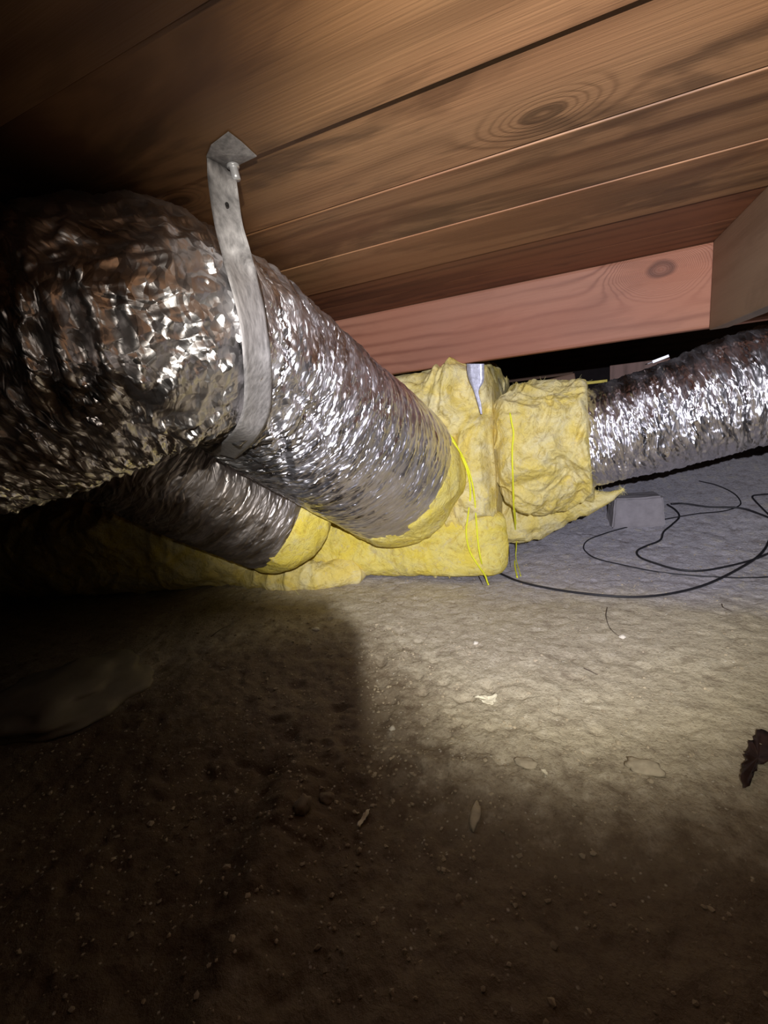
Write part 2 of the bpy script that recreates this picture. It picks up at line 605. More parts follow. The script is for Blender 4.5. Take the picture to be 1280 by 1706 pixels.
def plain(name, col, rough=0.6, metal=0.0, var=0.2, scale=40, bump=0.0, spec=0.5, dist=0.002, stretch=(1, 1, 1)):
    m, nt, b = newmat(name)
    N = NB(nt)
    tc = N.n('ShaderNodeTexCoord').outputs['Object']
    n1 = N.noise(N.mapping(tc, scale=stretch), scale=scale, detail=4, rough=0.6)
    c = N.mix(N.gray(n1, 0.3, 0.7), tuple(x * (1 - var) for x in col), tuple(min(1, x * (1 + var)) for x in col))
    nt.links.new(c, b.inputs['Base Color'])
    b.inputs['Roughness'].default_value = rough
    b.inputs['Metallic'].default_value = metal
    b.inputs['Specular IOR Level'].default_value = spec
    if bump:
        nt.links.new(N.bump(n1, dist=dist, strength=bump), b.inputs['Normal'])
    return m


WL, WD = (0.235, 0.122, 0.054), (0.095, 0.043, 0.017)

# ------------------------------------------------------------------ ground
def ground_h(x, y):
    base = 0.012 * fbm(x * 1.3, y * 1.3, 0.3, 3)
    bank = np.clip((y - 1.40 + 0.12 * np.clip(-x - 0.2, -0.6, 1.2)) / 1.6, 0, 1)
    bank = 0.36 * bank * bank * (3 - 2 * bank) * np.clip((x + 0.55) / 0.5, 0, 1)
    ridge1 = 0.030 * np.exp(-(((x + 0.42 + 0.35 * (y - 0.45)) / 0.05) ** 2)) * np.clip((0.75 - y) / 0.3, 0, 1)
    hollow = -0.02 * np.exp(-(((x + 0.5) / 0.25) ** 2 + ((y - 0.65) / 0.25) ** 2))
    clod = 0.004 * fbm(x * 7, y * 7, 1.7, 3) + 0.0026 * fbm(x * 24, y * 24, 4.1, 4, 0.7)
    rough_zone = np.exp(-(((x + 0.45) / 0.42) ** 2 + ((y - 0.6) / 0.4) ** 2))
    clod = clod * (0.75 + 1.3 * rough_zone)
    pits = -0.006 * np.clip(perlin(x * 26, y * 26, 8.8) - 0.38, 0, 1) * 4 * (0.35 + rough_zone)
    return base + bank + ridge1 + hollow + clod + pits


def axis_samples(lo, a, b, hi, n_out, n_in):
    return np.concatenate([np.linspace(lo, a, n_out, endpoint=False), np.linspace(a, b, n_in, endpoint=False),
                           np.linspace(b, hi, n_out)])


gx = axis_samples(-3.4, -1.3, 0.9, 2.6, 60, 480)
gy = axis_samples(-1.2, 0.1, 1.9, 4.6, 50, 420)
GX, GY = np.meshgrid(gx, gy)
GH = ground_h(GX, GY)
V = np.stack([GX, GY, GH], -1).reshape(-1, 3)
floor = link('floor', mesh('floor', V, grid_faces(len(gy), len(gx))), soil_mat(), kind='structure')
GROUND = bvh_of([floor])


def gz(x, y):
    return float(ground_h(np.array([x]), np.array([y]))[0])


# foundation walls around the crawl space, far outside the beam of the torch
conc = plain('old_concrete', (0.16, 0.145, 0.13), 0.95, var=0.3, scale=7, bump=0.5, dist=0.01)
CZ = GZ + 0.305
for nm, a, b_ in (('wall_back', (-3.5, 4.5, -0.2), (2.7, 4.65, 1.3)), ('wall_left', (-3.5, -1.3, -0.2), (-3.35, 4.5, 1.3)),
                  ('wall_right', (2.55, -1.3, -0.2), (2.7, 4.5, 1.3))):
    link(nm, box_mesh(nm, a, b_, 0.01), conc, kind='structure')

# ------------------------------------------------------------------ ceiling: decking boards on edge-to-edge joints
ceiling = link('ceiling', box_mesh('ceiling', (-3.4, -1.3, CZ + 0.032), (2.6, 4.55, CZ + 0.07), 0),
               plain('subfloor_dark', (0.10, 0.06, 0.03), 0.9), kind='structure')
S = 0.305
edges = [-0.24 * S, 0.44 * S - 0.0, 1.086 * S, 1.678 * S, 2.262 * S, 2.88 * S, 3.565 * S, 4.13 * S, 4.69 * S]
kn = {3: [(at_z(905, 190, CZ).x, at_z(905, 190, CZ).y, 0.016), (at_z(300, 335, CZ).x, at_z(300, 335, CZ).y, 0.012)],
      2: [(at_z(700, 30, CZ).x + 0.3, at_z(820, 20, CZ).y - 0.02, 0.02)],
      5: [(-1.6, 2.5 * S, 0.014)]}
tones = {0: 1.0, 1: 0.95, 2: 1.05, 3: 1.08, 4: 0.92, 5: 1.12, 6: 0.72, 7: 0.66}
allb = [-1.3 + 0.179 * i for i in range(int((edges[0] + 1.3) / 0.179))] + edges
k = edges[-1]
while k < 4.3:
    k += 0.179
    allb.append(k)
off_i = len(allb) - len([1 for e in allb if e >= edges[0]])
for i in range(len(allb) - 1):
    a, b_ = allb[i], allb[i + 1]
    j = i - off_i
    gap = 0.004 if j in (2, 3) else 0.0015
    drop = {1: 0.0065, 2: 0.0035, 3: 0.0, 4: 0.0010, 5: 0.0022, 6: 0.0}.get(j, 0.0)
    me = box_mesh('plank', (-3.4, a + gap / 2, CZ - drop), (2.6, b_ - gap / 2, CZ + 0.035), 0.0010 if j < 3 else 0.0018)
    t = tones.get(j, 0.9)
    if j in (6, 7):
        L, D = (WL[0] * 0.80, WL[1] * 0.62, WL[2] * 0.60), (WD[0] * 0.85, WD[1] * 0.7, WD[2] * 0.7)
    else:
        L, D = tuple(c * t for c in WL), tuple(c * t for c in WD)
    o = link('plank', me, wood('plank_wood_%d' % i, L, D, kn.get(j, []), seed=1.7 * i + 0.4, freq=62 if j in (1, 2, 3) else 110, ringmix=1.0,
                               wav=0.042 if j in (1, 2, 3) else 0.022, stain=0.62), ceiling)

# ------------------------------------------------------------------ beam and joist
BY = 4.68 * S
BB = CZ - 0.198
kb = at_y(1102, 448, BY)
m_beam = wood('beam_wood', (0.31, 0.142, 0.084), (0.16, 0.062, 0.036), [(kb.x, kb.z, 0.021)], seed=3.3, freq=190, wav=0.012, stain=0.2, axis='XZ', ringmix=0.85)
o = link('floor_beam', box_mesh('floor_beam', (-3.3, BY, BB), (2.5, BY + 0.040, CZ), 0.008), m_beam)
tag(o, 'reddish wooden floor beam on edge under the ceiling, with a dark round knot', 'beam')
m_joist = wood('joist_wood', (0.24, 0.165, 0.105), (0.13, 0.08, 0.045), [(0.9, 0.85, 0.012)], seed=8.1, freq=120, wav=0.03, stain=0.3, axis='YZ', ringmix=0.5)
o = link('floor_joist', box_mesh('floor_joist', (0.3235, -1.2, BB - 0.006), (0.365, BY - 0.004, CZ), 0.003), m_joist)
tag(o, 'greyish wooden joist butting into the floor beam at upper right', 'beam')
m_dark = wood('back_wood', (0.22, 0.13, 0.08), (0.10, 0.06, 0.035), seed=5.5, axis='XZ')
o = link('floor_beam', box_mesh('floor_beam', (-3.3, 3.2, BB - 0.03), (2.5, 3.24, CZ), 0.004), m_dark)
tag(o, 'dark wooden beam far behind in the black gap', 'beam')

# ------------------------------------------------------------------ fibreglass plenum
m_fib = fibre_mat('yellow_fibreglass')
m_fib_b = fibre_mat('yellow_fibreglass_clean', base=(0.86, 0.69, 0.11), pale=(0.87, 0.75, 0.25), dark=(0.58, 0.40, 0.07))


def fib_disp(amp=1.0, seed=0.0, fold=1.0):
    def d(P, N, s, a, r):
        x, y, z = P[..., 0] + seed, P[..., 1] + seed * 0.7, P[..., 2]
        wx = 0.06 * fbm(x * 5, y * 5, z * 5 + 9, 2)
        wy = 0.06 * fbm(x * 5 + 7, y * 5, z * 5, 2)
        lump = 0.022 * fbm((x + wx) * 5, y * 5, (z + wy) * 5, 2)
        folds = 0.017 * fold * (ridge((x + 1.6 * wx) * 8, y * 7, (z + 1.6 * wy) * 5, 2, 0.5) - 0.6)
        tuft = 0.0045 * fbm((x + wx) * 30, y * 30, (z + wy) * 22, 3, 0.55)
        return amp * np.clip(r / 0.07, 0, 1) * (lump + folds + tuft)
    return d


PX0, PX1 = -1.02, -0.235
plen = empty('insulated_plenum', (-0.62, 1.68, 0.0))
tag(plen, 'yellow fibreglass-wrapped duct box between the floor beam and the soil', 'duct insulation')
zt = BB - 0.002
zc = zt / 2
body = sweep('insulation_wrap', [(PX0, 1.665, zc), (PX0 + 0.03, 1.665, zc), (-0.6, 1.665, zc), (PX1 - 0.06, 1.665, zc), (PX1 - 0.015, 1.665, zc), (PX1 + 0.01, 1.665, zc)],
             [0.30, 0.335, 0.338, 0.338, 0.325, 0.27], 260, 620, fib_disp(1.3, 0.0, 1.3), expo=11, aspect=0.86, mat=m_fib, parent=plen, upright=True)
# collar wrap around the spigot of the right-hand duct
cc0 = at_y(868, 748, 1.59); cc1 = at_y(986, 735, 1.575)
cdir = (cc1 - cc0).normalized()
collar = sweep('collar_wrap', [cc0 - cdir * 0.06, cc0 - cdir * 0.02, cc0 + cdir * 0.02, (cc0 + cc1) / 2, cc1 - cdir * 0.015, cc1], [0.15, 0.192, 0.203, 0.196, 0.186, 0.172], 170, 460,
               fib_disp(1.1, 2.0), expo=2.7, mat=m_fib, parent=plen, upright=True)
# ragged lower skirt under the collar
sk = sweep('lower_flap', [at_y(830, 862, 1.62), at_y(880, 858, 1.62), at_y(930, 842, 1.62), at_y(975, 834, 1.60), at_y(1012, 828, 1.57), at_y(1040, 815, 1.55)],
           [0.10, 0.085, 0.062, 0.045, 0.022, 0.004], 150, 160, fib_disp(0.75, 4.0), mat=m_fib, parent=plen)
# clean bright batt along the foot of the box
foot = sweep('bottom_batt', [at_z(420, 915, 0.10) , at_z(560, 905, 0.12), at_z(700, 900, 0.125), at_z(800, 897, 0.125), at_z(832, 893, 0.125)],
             [0.07, 0.105, 0.115, 0.115, 0.09], 260, 260, fib_disp(0.5, 6.0, 0.6), expo=4, aspect=0.85, mat=m_fib_b, parent=plen, upright=True)

# ------------------------------------------------------------------ insulated trunk running off to the left
trunk = empty('wrapped_duct', (-1.6, 1.35, 0))
tag(trunk, 'dim yellow-wrapped trunk duct lying on the soil at left behind the foil ducts', 'duct insulation')
tp = [(-3.0, 1.02, 0.20), (-2.3, 1.12, 0.20), (-1.8, 1.20, 0.20), (-1.35, 1.33, 0.19), (-1.10, 1.47, 0.175), (-0.95, 1.60, 0.16)]
sweep('insulation_wrap', tp, [0.205, 0.21, 0.21, 0.20, 0.18, 0.165], 420, 340, fib_disp(0.7, 9.0), expo=3.0, aspect=1.15, mat=m_fib, parent=trunk, upright=True)
tuf = [at_z(395, 958, 0.03), at_z(450, 962, 0.035), at_z(520, 960, 0.04), at_z(580, 955, 0.035), at_z(615, 945, 0.03)]
sweep('loose_batt', tuf, [0.03, 0.05, 0.055, 0.05, 0.02], 180, 130, fib_disp(0.8, 11.0), mat=m_fib, parent=trunk)

# ------------------------------------------------------------------ foil ducts
def foil_disp(crumple=1.0, seed=0.0, pitch=0.032, dents=()):
    def d(P, N, s, a, r):
        v = a * 0.2
        # periodic around the duct: sample noise on the cylinder itself
        cx, cy = np.cos(a) * 0.2, np.sin(a) * 0.2
        sw = s + 0.02 * perlin(cx * 9 + seed, cy * 9, s * 5)
        rib = 0.0006 * np.cos(2 * np.pi * (s / pitch + a / (2 * np.pi)))
        big = 0.010 * fbm(cx * 6 + seed, cy * 6, sw * 5, 2)
        cr1 = 0.0044 * (ridge(cx * 5 + seed * 3, cy * 5, sw * 32, 3, 0.6) - 0.7)
        cr2 = 0.0028 * (ridge(cx * 22 + seed * 5, cy * 22, sw * 60, 2, 0.6) - 0.7)
        k = crumple if not callable(crumple) else crumple(s, a)
        out = rib + k * (big + cr1) + (0.35 + 0.65 * k) * cr2
        for (P0, rad, dep) in dents:
            dd = np.linalg.norm(P - np.array(P0), axis=-1)
            out = out - dep * np.exp(-(dd / rad) ** 2)
        return out
    return d


m_foilA = foil_mat('silver_film_crumpled', 0.7, seed=0.0, fine_k=2.1, rough=0.28, calm=(1.25, 1.75, 0.5))
m_foilB = foil_mat('silver_film_dull', 0.2, seed=4.0, tint=(0.50, 0.46, 0.46), rough=0.36, fine_k=1.2)
m_foilC = foil_mat('silver_film_creased', 0.55, seed=9.0, rough=0.26, fine_k=1.3)

pinch = at_depth(372, 752, 0.86)
dA = empty('foil_duct', (-0.75, 0.75, 0.0))
tag(dA, 'large crumpled silver foil flexible duct held up by the grey hanging strap', 'duct')
pathA = [at_depth(-650, 800, 0.62), at_depth(-250, 700, 0.58), at_depth(0, 640, 0.60), at_depth(215, 562, 0.61), at_depth(330, 572, 0.74), at_depth(430, 628, 0.93),
         at_depth(540, 708, 1.16), at_depth(643, 782, 1.43)]
radA = [0.165, 0.165, 0.165, 0.155, 0.168, 0.188, 0.211, 0.233]


def crA(s, a):
    smax = s.max()
    t = s / smax
    return np.interp(t, [0, 0.35, 0.62, 0.75, 0.9, 1.0], [1.0, 1.15, 1.2, 0.65, 0.3, 0.15])


jackA = sweep('foil_jacket', pathA, radA, 900, 560, foil_disp(crA, 1.0, dents=[(pinch, 0.05, 0.03)]), mat=m_foilA, parent=dA)
eA = [at_depth(634, 775, 1.405), at_depth(644, 783, 1.432), at_depth(652, 789, 1.452), at_depth(662, 797, 1.49), at_depth(672, 805, 1.55)]
ringA = sweep('insulation_layer', eA, [0.220, 0.230, 0.237, 0.229, 0.18], 110, 420, fib_disp(0.35, 13.0), mat=m_fib_b, parent=dA)

dB = empty('foil_duct', (-0.95, 1.1, 0.0))
tag(dB, 'smaller dull grey foil flexible duct tucked below the large silver one', 'duct')
pathB = [at_depth(-200, 740, 1.0), at_depth(60, 700, 1.02), at_depth(180, 725, 1.08), at_depth(300, 782, 1.2), at_depth(380, 820, 1.31), at_depth(450, 853, 1.42)]
sweep('foil_jacket', pathB, [0.15, 0.16, 0.168, 0.176, 0.182, 0.186], 520, 420, foil_disp(0.18, 5.0), mat=m_foilB, parent=dB)
eB = [at_depth(440, 848, 1.40), at_depth(452, 854, 1.42), at_depth(466, 860, 1.44), at_depth(478, 866, 1.48)]
sweep('insulation_layer', eB, [0.176, 0.184, 0.188, 0.150], 90, 320, fib_disp(0.3, 15.0), mat=m_fib_b, parent=dB)

dC = empty('foil_duct', (0.4, 1.53, 0.0))
tag(dC, 'creased silver foil flexible duct leaving the yellow box to the right', 'duct')
pc0, pc1 = at_y(975, 735, 1.57), at_y(1275, 643, 1.54)
dd_ = (pc1 - pc0)
pathC = [pc0 - dd_ * 0.15, pc0, pc0 + dd_ * 0.35, pc0 + dd_ * 0.7, pc1, pc1 + dd_ * 0.5 - Vector((0, 0, 0.03)), pc1 + dd_ * 1.2 - Vector((0, -0.05, 0.1)), pc1 + dd_ * 2.2 - Vector((0, -0.2, 0.22))]
sweep('foil_jacket', pathC, [0.145, 0.150, 0.153, 0.156, 0.156, 0.155, 0.155, 0.155], 640, 440, foil_disp(0.75, 8.0), mat=m_foilC, parent=dC)


def add_creases(o, lines, trees):
    me = o.data
    n = len(me.vertices)
    co = np.empty(n * 3); me.vertices.foreach_get('co', co); co = co.reshape(-1, 3)
    no = np.empty(n * 3); me.vertices.foreach_get('normal', no); no = no.reshape(-1, 3)
    wo = co + np.array(o.parent.matrix_world.translation)
    for pix, wid, hgt in lines:
        P = np.array([list(hit(x, y, trees, 0.0, fallback=0.9)) for x, y in pix])
        P = resample([Vector(p) for p in P], 30)[0]
        lo3, hi3 = P.min(0) - 4 * wid, P.max(0) + 4 * wid
        sel = np.where(np.all((wo > lo3) & (wo < hi3), axis=1))[0]
        d = np.linalg.norm(wo[sel][:, None] - P[None], axis=-1)
        k_ = d.argmin(1); dm = d.min(1)
        fade = np.sin(np.pi * np.clip((k_ + 2) / 33.0, 0, 1)) ** 0.6
        prof_ = np.clip(1 - dm / (2 * wid), 0, 1) ** 1.5 - 0.45 * np.clip(1 - np.abs(dm - 2.2 * wid) / (1.4 * wid), 0, 1)
        co[sel] += no[sel] * (hgt * prof_ * fade)[:, None]
    me.vertices.foreach_set('co', co.ravel().astype(np.float32))
    me.update()


add_creases(jackA, [([(228, 692), (262, 640), (296, 570), (322, 508)], 0.008, 0.007), ([(376, 752), (410, 738), (436, 700), (452, 640)], 0.007, 0.006),
                    ([(455, 612), (480, 640), (508, 678), (532, 712), (548, 748)], 0.008, 0.006), ([(440, 672), (462, 716), (474, 760), (482, 800)], 0.008, 0.006),
                    ([(452, 560), (478, 590), (490, 622)], 0.006, 0.005), ([(340, 700), (356, 660), (372, 600), (390, 560)], 0.007, 0.006),
                    ([(300, 735), (330, 715), (360, 690), (396, 668)], 0.006, 0.006), ([(100, 470), (118, 520), (140, 590), (150, 650)], 0.008, 0.008),
                    ([(180, 470), (196, 540), (205, 610), (222, 680)], 0.007, 0.007), ([(60, 500), (66, 560), (84, 640), (90, 700)], 0.008, 0.008),
                    ([(500, 820), (540, 800), (585, 770)], 0.006, 0.003), ([(560, 700), (600, 690), (640, 660)], 0.006, 0.003)], bvh_of([jackA]))
DUCTS = bvh_of([jackA])
PLEN = bvh_of([body, collar, foot, sk, ringA])

# ------------------------------------------------------------------ hanging strap with nail and washer
m_strap = plain('grey_strap', (0.30, 0.285, 0.29), 0.6, metal=0.15, var=0.38, scale=150, bump=0.4, dist=0.001, stretch=(1, 1, 0.35))
m_steel = plain('bright_steel', (0.62, 0.62, 0.65), 0.35, metal=0.5, var=0.1)
nailp = at_z(386, 262, CZ)
st = empty('hanging_strap', nailp)
tag(st, 'grey strap nailed to the ceiling boards and slung round the foil duct', 'strap')


def ribbon(name, L, Rr, mat, parent, thick=0.0012, across=9, bulge=0.0, rows=None):
    if rows is None:
        L = resample(L, 90)[0]; Rr = resample(Rr, 90)[0]
        t = np.linspace(0, 1, across)
        top = L[:, None] * (1 - t)[None, :, None] + Rr[:, None] * t[None, :, None]
    else:
        across = len(rows[0])
        t = np.linspace(0, 1, across)
        A_ = np.array([[list(p) for p in row] for row in rows])
        top = np.stack([resample(A_[:, c_], 110)[0] for c_ in range(across)], 1)
    T = np.gradient(top, axis=0); Wd = np.gradient(top, axis=1)
    Nn = np.cross(T, Wd); Nn /= np.linalg.norm(Nn, axis=-1)[..., None] + 1e-9
    top = top + Nn * (bulge * np.sin(np.pi * t))[None, :, None]
    bot = top + Nn * thick
    ring = np.concatenate([top, bot[:, ::-1]], 1)
    n, m = ring.shape[:2]
    V = ring.reshape(-1, 3)
    Fc = [tuple(f) for f in grid_faces(n, m, True)] + [tuple(range(m))[::-1], tuple(range((n - 1) * m, n * m))]
    me = mesh(name, V, Fc, origin=list(parent.matrix_world.translation) if parent else None)
    return link(name, me, mat, parent)


def sl(px, py, off=0.014, d=None):
    if d is not None:
        return at_depth(px, py, d)
    return hit(px, py, DUCTS, off, fallback=1.0)


zz = 0.006
SR = [((344, 262), (392, 290), 'c'), ((347, 300), (396, 310), 0.520), ((357, 370), (404, 370), 0.552), ((369, 420), (416, 412), 0.570), ((376, 450), (424, 442), 'm0.60'), ((386, 485), (434, 476), 'm0.635'), ((395, 520), (441, 510), 's'),
      ((401, 555), (446, 545), 's'), ((405, 600), (451, 595), 's'), ((407, 645), (453, 645), 's'), ((403, 685), (449, 690), 's'), ((385, 722), (428, 732), 's'), ((350, 752), (392, 764), 's')]
rows = []
for (a_, b_, md) in SR:
    row = []
    for t_ in np.linspace(0, 1, 9):
        x_, y_ = a_[0] + (b_[0] - a_[0]) * t_, a_[1] + (b_[1] - a_[1]) * t_
        if md == 'c':
            row.append(at_z(x_, y_, CZ - zz))
        elif str(md).startswith('m'):
            h_ = sl(x_, y_, 0.015)
            o_ = Vector((0, 0, GZ)); q_ = at_depth(x_, y_, float(md[1:]))
            row.append(h_ if (h_ - o_).length < (q_ - o_).length else q_)
        elif md == 's':
            row.append(sl(x_, y_, 0.015))
        else:
            row.append(at_depth(x_, y_, md))
    if md == 's':    # a strap spans small wrinkles: even out the distances
        o_ = Vector((0, 0, GZ))
        ds = [(p - o_).length for p in row]
        co_ = np.polyfit(np.arange(9), ds, 2)
        row = [o_ + (p - o_).normalized() * float(np.polyval(co_, i_)) for i_, p in enumerate(row)]
    rows.append(row)
ribbon('strap_band', None, None, m_strap, st, rows=rows)
# folded corner patch at the nail
cp = [(344, 262), (352, 243), (381, 221), (403, 238), (428, 261), (398, 275), (392, 290)]
pts = [at_z(x, y, CZ - 0.0055) for x, y in cp]
ptc = at_z(378, 258, CZ - 0.010)
Vv = [tuple(p - nailp) for p in pts] + [tuple(ptc - nailp)] + [tuple(p - nailp + Vector((0, 0, 0.0012))) for p in pts] + [tuple(ptc - nailp + Vector((0, 0, 0.0012)))]
n7 = len(pts)
Ff = []
for i in range(n7):
    j = (i + 1) % n7
    Ff += [(i, j, n7), (j + n7 + 1, i + n7 + 1, 2 * n7 + 1), (j, i, i + n7 + 1, j + n7 + 1)]
link('folded_end', mesh('folded_end', Vv, Ff, smooth=False), m_strap, st)


def cyl(name, p0, p1, r, mat, parent, m=20, r2=None):
    return tube(name, [p0, (Vector(p0) + Vector(p1)) / 2, p1], r, mat, n=5, m=m, parent=parent, taper=((0, 1), (1, (r2 or r) / r)))


cyl('washer', nailp + Vector((0, 0, -0.008)), nailp + Vector((0, 0, -0.0105)), 0.0072, m_steel, st)
cyl('nail_head', nailp + Vector((0, 0, -0.008)), nailp + Vector((0.002, 0.000, -0.024)), 0.0048, m_steel, st)
cyl('hole', at_depth(378, 340, 0.531), at_depth(378.5, 341, 0.529), 0.0022, plain('hole_black', (0.01, 0.008, 0.008), 0.9), st, m=10)

# strap tail hanging down the front of the plenum
m_tape = plain('white_grey_strap', (0.42, 0.42, 0.48), 0.4, metal=0.3, var=0.25, scale=120, bump=0.5, dist=0.0015)
def ph(px, py, off=0.010):
    return hit(px, py, PLEN, off, fallback=1.38)
q = at_y(792, 610, BY - 0.01)
st2 = empty('strap_tail', q)
tag(st2, 'short whitish strap hanging from the floor beam over the yellow insulation', 'strap')
yy = min(ph(785, 625).y, ph(800, 640).y, ph(797, 670).y) - 0.004
ribbon('strap_band', [at_y(778, 606, yy), at_y(779, 622, yy), at_y(783, 636, yy), at_y(789, 650, yy), at_y(796, 672, yy), at_y(801, 690, yy)],
       [at_y(807, 606, yy), at_y(807, 622, yy), at_y(806, 636, yy), at_y(798, 652, yy), at_y(802, 672, yy), at_y(804, 690, yy)], m_tape, st2, thick=0.002, across=5)

# ------------------------------------------------------------------ twine ties
m_tw = plain('yellow_twine', (0.88, 0.90, 0.03), 0.6, var=0.12, scale=400)
m_tw2 = plain('pale_thread', (0.75, 0.72, 0.35), 0.7, var=0.1, scale=300)


def twine(pix, label, r=0.0026, mat=None, group=None, off=0.008):
    pts = []
    for (x, y) in pix:
        p = hit(x, y, PLEN + GROUND, off, fallback=1.3)
        pts.append(p)
    # taut cord: never dips far behind its neighbours
    for k_ in range(2):
        for i in range(1, len(pts) - 1):
            dm = (pts[i - 1].length + pts[i + 1].length) / 2
    org = pts[-1].copy()
    o = tube('twine', pts, r, mat or m_tw, n=90, m=7, origin=list(org))
    tag(o, label, 'string', group)
    return o


twine([(733, 706), (752, 728), (768, 757), (780, 790), (784, 822), (780, 860), (777, 888), (783, 918), (797, 942), (808, 958), (813, 972)],
      'yellow twine strand bowed left, from the big duct rim down to the soil')
twine([(735, 712), (757, 738), (775, 768), (786, 800), (791, 830), (794, 870), (797, 905), (802, 935), (810, 960), (814, 974)],
      'yellow twine strand hanging straighter, just right of the bowed strand')
twine([(850, 688), (853, 705), (856, 722), (854, 745), (854, 770), (855, 800), (856, 840), (859, 880), (860, 915), (858, 940), (862, 962)],
      'yellow twine strand down the seam between the box and its right collar')
twine([(855, 790), (857, 830), (860, 870), (861, 905), (860, 930), (868, 960)],
      'short yellow twine end splayed right at the foot of the box corner', r=0.0014)
twine([(481, 952), (482, 962), (486, 975), (498, 991)], 'thin pale thread drooping from the loose batt onto the soil', r=0.0010, mat=m_tw2)

# ------------------------------------------------------------------ cables
m_cab = plain('black_cable', (0.018, 0.017, 0.020), 0.5, var=0.2, spec=0.4)


def cable(pix, label, r=0.0036):
    pts = []
    for (x, y) in pix:
        p = hit(x, y, GROUND, 0.0, fallback=1.9)
        p = Vector((p.x, p.y, gz(p.x, p.y) + r * 1.3))
        pts.append(p)
    o = tube('cable', pts, r, m_cab, n=160, m=8, origin=list(pts[0]))
    tag(o, label, 'cable', 'black cables on the soil')
    return o


cable([(820, 950), (835, 958), (870, 972), (930, 985), (1000, 994), (1060, 997), (1120, 991), (1180, 975), (1235, 948), (1268, 925), (1283, 900), (1290, 872),
       (1262, 857), (1230, 848), (1180, 846), (1140, 841), (1118, 842)], 'thick black cable with the widest loop, coming from under the yellow box')
cable([(1112, 842), (1126, 852), (1132, 862), (1120, 876), (1106, 888), (1100, 902), (1076, 912), (1062, 920), (1066, 930), (1090, 940), (1130, 951), (1170, 953),
       (1220, 944), (1262, 932), (1300, 915)], 'black cable with the small inner bend, starting beside the grey block', 0.0034)
cable([(1300, 962), (1230, 964), (1150, 960), (1090, 953), (1040, 943), (995, 932), (976, 920), (973, 910), (982, 900), (1008, 890), (1035, 882), (1070, 874), (1110, 866), (1160, 858),
       (1205, 853), (1230, 845), (1234, 836), (1222, 823), (1195, 810), (1165, 802)], 'thin black cable looping leftmost over the grey bank', 0.0022)
cable([(1300, 824), (1270, 826), (1254, 829), (1264, 842), (1290, 868)], 'black cable forming a sharp V at the right edge', 0.003)

# ------------------------------------------------------------------ grey block on the bank
def block():
    c = hit(1058, 868, GROUND, 0.0)
    z = gz(c.x, c.y)
    e = empty('concrete_block', (c.x, c.y, z - 0.01))
    import bmesh
    bm = bmesh.new()
    bmesh.ops.create_cube(bm, size=1)
    w2, d2, h2 = 0.185 / 2, 0.11 / 2, 0.115
    for v in bm.verts:
        s = 0.86 if v.co.z > 0 else 1.0
        v.co = Vector((v.co.x * 2 * w2 * s, v.co.y * 2 * d2 * s, (v.co.z + 0.5) * h2))
    bmesh.ops.bevel(bm, geom=bm.edges[:], offset=0.006, segments=3, affect='EDGES')
    bmesh.ops.subdivide_edges(bm, edges=bm.edges[:], cuts=5, use_grid_fill=True)
    me = bpy.data.meshes.new('concrete_block')
    bm.to_mesh(me); bm.free()
    co = np.empty(len(me.vertices) * 3); me.vertices.foreach_get('co', co); co = co.reshape(-1, 3)
    co += 0.003 * np.stack([fbm(co[:, 0] * 20 + q, co[:, 1] * 20, co[:, 2] * 20, 3) for q in (0, 5, 9)], 1)
    me.vertices.foreach_set('co', co.ravel())
    bpy.data.objects.remove(e)
    o = link('concrete_block', me, plain('grey_brick', (0.30, 0.275, 0.28), 0.9, var=0.15, scale=30, bump=0.4, dist=0.003))
    o.location = (c.x, c.y, z - 0.012)
    o.rotation_euler = (0, 0, math.radians(8))
    tag(o, 'grey tapered concrete block on the soil below the right foil duct', 'block')


block()


def rock(name, px, py, size, mat, label, cat='stone', sq=(1, 1, 0.6), seed=1, sub=3, rot=0.0, sink=0.3):
    import bmesh
    bm = bmesh.new()
    bmesh.ops.create_icosphere(bm, subdivisions=sub, radius=1)
    me = bpy.data.meshes.new(name)
    bm.to_mesh(me); bm.free()
    co = np.empty(len(me.vertices) * 3); me.vertices.foreach_get('co', co); co = co.reshape(-1, 3)
    co *= (1 + 0.32 * fbm(co[:, 0] * 1.1 + seed, co[:, 1] * 1.1, co[:, 2] * 1.1, 3))[:, None]
    co *= np.array(sq) * size
    me.vertices.foreach_set('co', co.ravel())
    me.polygons.foreach_set('use_smooth', np.ones(len(me.polygons), dtype=bool))
    o = link(name, me, mat)
    p = hit(px, py, GROUND, 0.0)
    o.location = (p.x, p.y, p.z + size * sq[2] * (1 - 2 * sink))
    o.rotation_euler = (0, 0, rot)
    tag(o, label, cat)
    return o


m_pale = plain('pale_stone', (0.62, 0.57, 0.47), 0.9, var=0.15)
m_clod = plain('soil_clod', (0.20, 0.155, 0.105), 0.95, var=0.3, scale=60, bump=0.6, dist=0.004)
m_tan = plain('tan_stone', (0.42, 0.36, 0.26), 0.92, var=0.2, scale=60, bump=0.4)
rock('pebble', 527, 1050, 0.0095, m_pale, 'small whitish pebble in the shadow near the yellow batt', sq=(1.2, 0.8, 0.6), seed=2)
rock('pebble', 793, 672 + 400, 0.006, m_pale, 'tiny pale pebble on the bright soil beside the dry leaf', sq=(1, 1, 0.7), seed=3)
rock('pebble', 1037, 1062, 0.008, m_pale, 'small pale pebble at the lower tip of the long twig', sq=(1, 0.8, 0.6), seed=4)
rock('pebble', 792, 1362, 0.010, m_tan, 'narrow tan clod standing on the dark near soil', sq=(0.7, 2.4, 0.5), seed=5)
rock('pebble', 654, 1215, 0.006, m_pale, 'tiny pale pebble at the mottled edge of the shadow', sq=(1, 1, 0.7), seed=8)
rock('pebble', 876, 1273, 0.013, m_tan, 'flat tan stone half sunk in the sunless near soil', sq=(1.4, 0.8, 0.35), seed=9)
